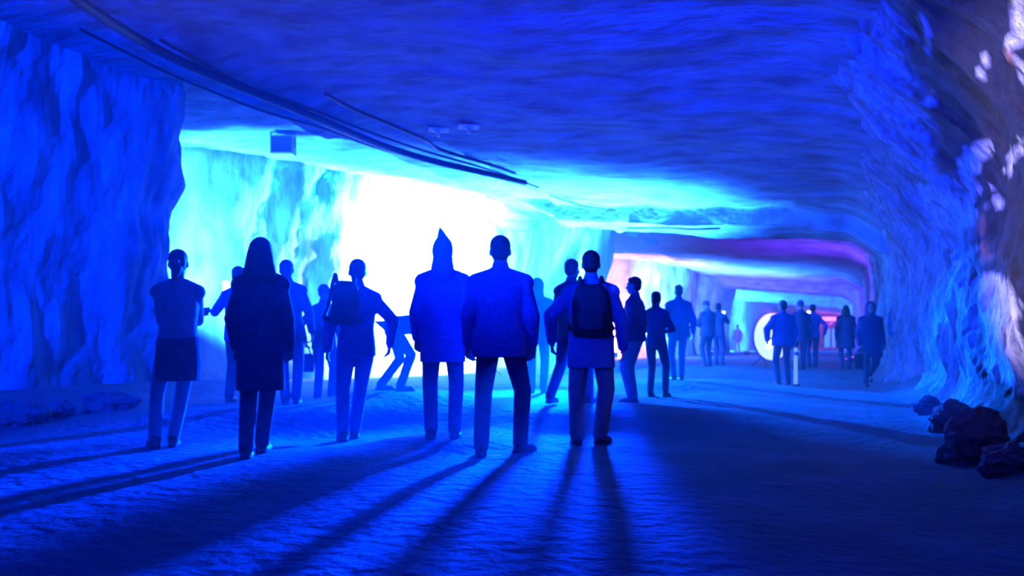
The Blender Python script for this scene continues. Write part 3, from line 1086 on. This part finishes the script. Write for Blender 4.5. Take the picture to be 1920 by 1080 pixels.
# the big flood of the side chamber, hidden behind the broad man
g = ground(910, 22.3)
flood(g, g + Vector((-1.5, 1.2, 7.0)), (0.002, 0.075, 1.0), 260000, 'large cyan-white flood lamp on a tripod behind the broad man', 2.3, 0.18, angle=168, sz=0.10, blend=0.25)
gl = ground(1110, 17.5)  # added lamp that throws the blue pool on the tunnel floor
flood(gl, W(660, 8.0, z=0), (0.0, 0.03, 1.0), 300000, 'added blue flood lamp on a tripod aimed at the floor, hidden behind the black backpack', 1.75, 0.14, angle=32, glow_str=3, sz=0.4, blend=1.0)
lamp('flood_or_fill_light', 'SPOT', g + Vector((-0.15, 0.45, 2.3)), (0.36, 0.5, 1.0), 50000, 0.1, W(745, 24.2, z=2.6), 160, 0.5)  # added white spot without a fixture, whitens the chamber's back wall
lamp('flood_or_fill_light', 'SPOT', g + Vector((0.3, -0.3, 2.3)), (0.0, 0.10, 1.0), 80000, 0.1, W(1330, 14.4, z=0), 33, 0.7)  # added blue spot without a fixture, brightens the floor farther down the tunnel
# added floor uplight under the lintel, brightens the roof before it
g = ground(1112, 21.12)
flood(g, g + Vector((0.0, -0.25, 4.0)), (0.02, 0.17, 1.0), 100000, 'added cyan uplight on the floor behind the man with the black backpack', 0.26, 0.13, angle=112, glow_str=30, blend=0.8)
# added lamp round the corner of the near pillar, lights the chamber's back wall
g = Vector((-12.4, 12.9, 0))
g.z = floor_z(g.x, g.y)
flood(g, (-10.9, 17.8, 4.6), (0.02, 0.15, 1.0), 24000, 'added cyan flood lamp round the corner of the big pillar', 1.6, 0.16, angle=118, sz=0.1, blend=0.5)
# chamber beyond the second pillar
g = ground(1266, 37.0)
flood(g, W(1275, 42, z=3.0), (0.06, 0.17, 1.0), 30000, 'white flood lamp on a tripod hidden behind the broad-shouldered man seen from behind', 1.3, 0.18, angle=104, sz=0.1, blend=0.4)
g = ground(1152, 36.8)
flood(g, W(1150, 39.2, z=2.6), (1.0, 0.24, 0.85), 9000, 'small pink uplight on the floor past the second pillar', 0.24, 0.13, angle=130, glow_str=30)
# further chambers
g = ground(1344, 61.5)
flood(g, W(1340, 66, z=3.0), (0.02, 0.13, 1.0), 45000, 'cyan flood lamp beyond the far blue pillar', 1.2, 0.18, spot=False, sz=0.1)
g = ground(1400, 42.0)
flood(g, W(1500, 46, z=6.0), (0.2, 0.01, 1.0), 3000, 'small purple uplight on the floor of the distant tunnel', 0.24, 0.13, angle=150, glow_str=20)
g = ground(1595, 27.0)  # added lamp, tints the roof past the lintel purple
flood(g, W(1480, 28.5, z=6.0), (0.22, 0.03, 1.0), 2600, 'added purple uplight on the floor behind the hooded walker', 0.24, 0.13, angle=120, glow_str=20, blend=0.9)
g = ground(1331, 40.5)  # added lamp, brightens the distant roof
flood(g, g + Vector((0.6, -0.2, 4.0)), (0.03, 0.15, 1.0), 26000, 'added cyan uplight on the floor behind the stout dark jacket', 0.26, 0.13, angle=130, glow_str=20, blend=0.8)
g = ground(1412, 72.0)
flood(g, W(1390, 74, z=3.0), (0.03, 0.15, 1.0), 30000, 'farthest cyan flood lamp behind the last pillar', 1.2, 0.18, spot=False, sz=0.1)

# ------------------------------------------------------------------ cables under the roof


def hang(px, y, drop=0.10):
    """where the line of sight through (px, y) comes up to the roof, less a drop"""
    lo, hi = 3.0, 40.0
    prev = None
    d = 4.0
    while d < 40:
        v = W(px, d, y=y)
        if v.z >= ceil_z(v.x, v.y) - drop:
            return v
        d += 0.05
    return W(px, 22, y=y)


def cable(name, pts, r, label, drop=0.10):
    cu = bpy.data.curves.new(name, 'CURVE')
    cu.dimensions = '3D'
    cu.bevel_depth = r
    cu.bevel_resolution = 3
    cu.use_fill_caps = True
    sp = cu.splines.new('NURBS')
    ws = [hang(px, y, drop) for px, y in pts]
    sp.points.add(len(ws) - 1)
    for i, w in enumerate(ws):
        sp.points[i].co = (w.x, w.y, w.z, 1)
    sp.order_u = 3
    sp.use_endpoint_u = True
    cu.materials.append(M['cable'])
    tmp = bpy.data.objects.new('run', cu)
    col.objects.link(tmp)
    bpy.context.view_layer.update()
    dg = bpy.context.evaluated_depsgraph_get()
    me = bpy.data.meshes.new_from_object(tmp.evaluated_get(dg), depsgraph=dg)
    bpy.data.objects.remove(tmp)
    bpy.data.curves.remove(cu)
    o = bpy.data.objects.new(name, me)
    col.objects.link(o)
    return tag(o, label, 'cable', 'cables strung under the mine roof')


cable('cable', [(90, -40), (180, 25), (260, 74), (330, 112), (410, 148), (520, 190), (600, 225), (700, 268), (800, 300), (900, 322), (985, 343)], 0.06,
      'thickest black cable running under the roof from the upper left corner', 0.24)
cable('cable', [(150, 55), (240, 100), (330, 145), (430, 185), (500, 212), (600, 238), (700, 277), (790, 298), (880, 318), (960, 336)], 0.018, 'thin cable hanging lowest of the bunch under the roof', 0.18)
cable('cable', [(300, 75), (400, 130), (470, 166), (560, 196), (640, 228), (720, 258), (800, 285), (870, 304), (940, 325), (1010, 352)], 0.022, 'middle cable of the bunch crossing above the bright chamber', 0.12)
cable('cable', [(610, 176), (660, 205), (720, 228), (775, 252), (800, 262), (818, 278), (860, 292), (920, 308), (965, 325)], 0.030, 'short dark cable beside the bunch, nearest the pale roof plates', 0.17)
cable('cable', [(1030, 366), (1070, 380), (1100, 388), (1135, 392)], 0.022, 'dark cable end running up to the second pillar', 0.08)
cable('cable', [(1175, 428), (1215, 428), (1260, 427), (1300, 431), (1350, 428)], 0.03, 'dark cable drooping under the lintel past the second pillar', 0.15)

# two pale roof plates on bolts
for px, y, lab in ((822, 244, 'pale roof bolt plate closer to the cables'), (879, 238, 'pale roof bolt plate farther from the cables')):
    v = hang(px, y, 0.03)
    e = empty('roof_bolt', v)
    tag(e, lab, 'bolt', 'roof bolt plates')
    bm = bmesh.new()
    add_box(bm, (0, 0, 0), (0.34, 0.30, 0.02), Matrix.Rotation(0.5, 3, 'Z'), 0.006)
    add_cyl(bm, (0, 0, -0.03), (0, 0, 0.0), 0.07, 0.09)
    obj('plate', bm, M['white_paint'], e)
    bm = bmesh.new()
    add_cyl(bm, (0, 0, -0.10), (0, 0, 0.12), 0.018)
    add_cyl(bm, (0, 0, -0.06), (0, 0, -0.03), 0.035, seg=6)
    obj('bolt', bm, M['metal'], e)

# square box hung from the roof of the side chamber
v = hang(531, 274, 0.25)
e = empty('loudspeaker', v, TH)
tag(e, 'square pale loudspeaker box hung under the roof of the bright chamber', 'speaker')
bm = bmesh.new()
add_box(bm, (0, 0, 0), (0.44, 0.30, 0.36), None, 0.02)
obj('cabinet', bm, M['white_paint'], e)
bm = bmesh.new()
add_box(bm, (0, -0.155, 0), (0.38, 0.015, 0.30), None, 0.004)
obj('grille', bm, M['pale_cloth'], e)
bm = bmesh.new()
for q in (-1, 1):
    add_box(bm, (q * 0.235, 0, 0.14), (0.02, 0.05, 0.34))
add_box(bm, (0, 0, 0.31), (0.49, 0.05, 0.02))
obj('bracket', bm, M['metal'], e)

# lamp fixture clipped under the lintel past the second pillar
v = W(1161, 24.2, y=428)
e = empty('spotlight', v, TH)
tag(e, 'round spotlight on a bracket at the top corner of the second opening', 'lamp')
bm = bmesh.new()
add_cyl(bm, (0, -0.16, 0), (0, 0.22, 0.03), 0.15, 0.11, 24)
obj('can', bm, M['white_paint'], e)
bm = bmesh.new()
add_cyl(bm, (0, -0.175, 0), (0, -0.155, 0), 0.125, 0.125, 24)
obj('lens', bm, glow('spot_lens', (0.45, 0.9, 1.0), 1.6), e)
bm = bmesh.new()
for q in (-1, 1):
    add_box(bm, (q * 0.17, 0.03, 0.12), (0.02, 0.04, 0.36))
add_box(bm, (0, 0.03, 0.30), (0.36, 0.04, 0.02))
add_cyl(bm, (0, 0.03, 0.30), (0, 0.03, 0.75), 0.02)
obj('bracket', bm, M['blackmetal'], e)
v = W(1186, 24.6, y=437)
e = empty('ballast_box', v, TH + 0.3)
tag(e, 'dark ballast box with a clamp beside the round spotlight', 'box')
bm = bmesh.new()
add_box(bm, (0, 0, 0), (0.30, 0.16, 0.20), Matrix.Rotation(0.35, 3, 'Y'), 0.02)
obj('case', bm, M['char_cloth'], e)
bm = bmesh.new()
add_cyl(bm, (0.02, 0, 0.08), (0.02, 0, 0.62), 0.022)
add_box(bm, (0.02, 0, 0.10), (0.10, 0.12, 0.05))
obj('clamp', bm, M['blackmetal'], e)
v = W(1222, 25.0, y=452)
e = empty('projector', v, TH - 0.4)
tag(e, 'small slatted lamp hanging beyond the ballast box under the lintel', 'lamp')
bm = bmesh.new()
add_box(bm, (0, 0, 0), (0.42, 0.14, 0.12), Matrix.Rotation(0.3, 3, 'Y'), 0.015)
for k in range(4):
    add_box(bm, (-0.15 + 0.10 * k, -0.09, -0.03 + 0.0 * k), (0.03, 0.10, 0.17), Matrix.Rotation(0.6, 3, 'Y'))
obj('housing', bm, M['char_cloth'], e)
bm = bmesh.new()
add_cyl(bm, (0, 0, 0.04), (0, 0, 0.75), 0.016)
obj('hanger', bm, M['blackmetal'], e)

# ------------------------------------------------------------------ things in the distant tunnel
g = ground(1492, 17.7)
e = empty('post', g)
tag(e, 'slim pale lit post on the floor beside the wide dark blue coat', 'post')
bm = bmesh.new()
add_cyl(bm, (0, 0, 0.02), (0, 0, 0.76), 0.040, 0.038)
add_ell(bm, (0, 0, 0.76), (0.038, 0.038, 0.03), None, 2)
obj('shaft', bm, glow('post_glow', (0.30, 0.62, 1.0), 0.55), e, True)
bm = bmesh.new()
add_cyl(bm, (0, 0, -0.01), (0, 0, 0.03), 0.10, 0.09)
obj('foot', bm, M['blackmetal'], e)
bm = bmesh.new()
add_cyl(bm, (0, 0, 0.62), (0, 0, 0.70), 0.042, 0.042)
obj('reflector_band', bm, M['metal'], e)

# round lit screen, its edge showing past the wide dark blue coat
v = ground(1447, 29.0)
e = empty('round_screen', v, TH + 0.45)
tag(e, 'round white lit screen standing behind the wide dark blue coat', 'screen')
bm = bmesh.new()
add_cyl(bm, (0, -0.03, 0.98), (0, 0.03, 0.98), 0.80, 0.80, 48)
obj('disc', bm, glow('screen_glow', (0.62, 0.92, 1.0), 1.3), e)
bm = bmesh.new()
n = 48
pts = [[Vector(((0.82 + r_ * math.cos(b_)) * math.cos(2 * PI * k / n), r_ * 1.3 * math.sin(b_), 0.98 + (0.82 + r_ * math.cos(b_)) * math.sin(2 * PI * k / n)))
        for b_, r_ in [(2 * PI * j / 8, 0.035) for j in range(8)]] for k in range(n)]
vr = [[bm.verts.new(p) for p in r] for r in pts]
for k in range(n):
    for j in range(8):
        bm.faces.new((vr[k][j], vr[k][(j + 1) % 8], vr[(k + 1) % n][(j + 1) % 8], vr[(k + 1) % n][j]))
obj('rim', bm, M['white_paint'], e, True)
bm = bmesh.new()
for q in (-1, 1):
    add_cyl(bm, (q * 0.4, 0.05, 0.30), (q * 0.5, 0.35, 0.0), 0.02)
    add_cyl(bm, (q * 0.4, 0.05, 0.30), (q * 0.5, -0.35, 0.0), 0.02)
obj('stand', bm, M['blackmetal'], e)

# lit red sign bar at the end of the tunnel
v = W(1552, 80, y=598)
e = empty('neon_sign', v, 0)
tag(e, 'long pink lit sign bar at the far end of the tunnel', 'sign')
bm = bmesh.new()
add_box(bm, (0, 0, 0), (1.75, 0.12, 0.36), None, 0.03)
obj('light_bar', bm, glow('neon_pink', (1.0, 0.30, 0.85), 1.1), e)
bm = bmesh.new()
add_box(bm, (0, 0.10, 0), (1.95, 0.08, 0.50), None, 0.02)
obj('backing', bm, M['blackmetal'], e)
bm = bmesh.new()
for q in (-1, 1):
    add_cyl(bm, (q * 0.8, 0.1, 0.2), (q * 0.8, 0.1, 1.6), 0.03)
obj('hanger', bm, M['blackmetal'], e)
lamp('sign_light', 'POINT', W(1552, 77, y=602), (1.0, 0.10, 0.7), 900, 0.3)
# pale sheets below it, standing in for far lit pillars and figures
for px, wd, y0, y1, lab in ((1551, 0.42, 614, 652, 'wider pale banner on a stand below the pink sign'), (1563, 0.22, 622, 656, 'narrower pale banner on a stand below the pink sign')):
    v = ground(px, 68)
    e = empty('panel', v, TH)
    tag(e, lab, 'panel')
    bm = bmesh.new()
    add_box(bm, (0, 0, 0.95), (wd, 0.02, 1.5), None, 0.004)
    obj('sheet', bm, M['white_paint'], e)
    bm = bmesh.new()
    add_cyl(bm, (0, 0.03, 0), (0, 0.03, 1.75), 0.018)
    add_box(bm, (0, 0.03, 0.02), (0.4, 0.3, 0.04))
    obj('stand', bm, M['blackmetal'], e)

# ------------------------------------------------------------------ loose rocks


def rock(loc, r, label, seed, m='boulder', group=None):
    bm = bmesh.new()
    bmesh.ops.create_icosphere(bm, subdivisions=4, radius=1.0)
    for v in bm.verts:
        n = v.co.normalized()
        k = 1 + 0.35 * mnoise.fractal(n * 1.1 + Vector((seed * 3.1, seed, 0)), 0.9, 2.0, 4)
        c = abs(mnoise.noise(n * 2.3 + Vector((0, seed * 1.7, 0))))
        k -= 0.22 * c
        v.co = Vector((n.x * k * r[0], n.y * k * r[1], n.z * k * r[2]))
    o = obj('boulder', bm, M[m], None, False)
    o.location = loc
    o.rotation_euler = (0, 0, seed)
    return tag(o, label, 'rock', group)


def on_floor(px, d, r):
    v = ground(px, d)
    v.z += r * 0.35
    return v


rock(on_floor(1830, 6.2, 0.2), (0.26, 0.26, 0.28), 'largest rough boulder at the foot of the pale seam in the rock wall', 1.0)
rock(on_floor(1785, 8.0, 0.2), (0.2, 0.2, 0.2), 'boulder lying beyond the largest one at the foot of the rock wall', 2.0)
rock(on_floor(1890, 5.5, 0.2), (0.17, 0.16, 0.12), 'flat boulder lying closest to the camera under the rock wall', 3.0)
rock(on_floor(1742, 9.6, 0.2), (0.18, 0.16, 0.12), 'low boulder farthest along the foot of the rock wall', 4.5)
rock(on_floor(118, 9.0, 0.2), (0.13, 0.12, 0.11), 'small pale stone at the foot of the big pillar', 5.0)
rock(on_floor(40, 8.6, 0.2), (0.42, 0.25, 0.18), 'long dark boulder at the foot of the big pillar by the picture edge', 6.0)
rock(on_floor(205, 9.6, 0.2), (0.30, 0.2, 0.13), 'low dark boulder at the foot of the big pillar nearer the bun-haired woman', 7.0)
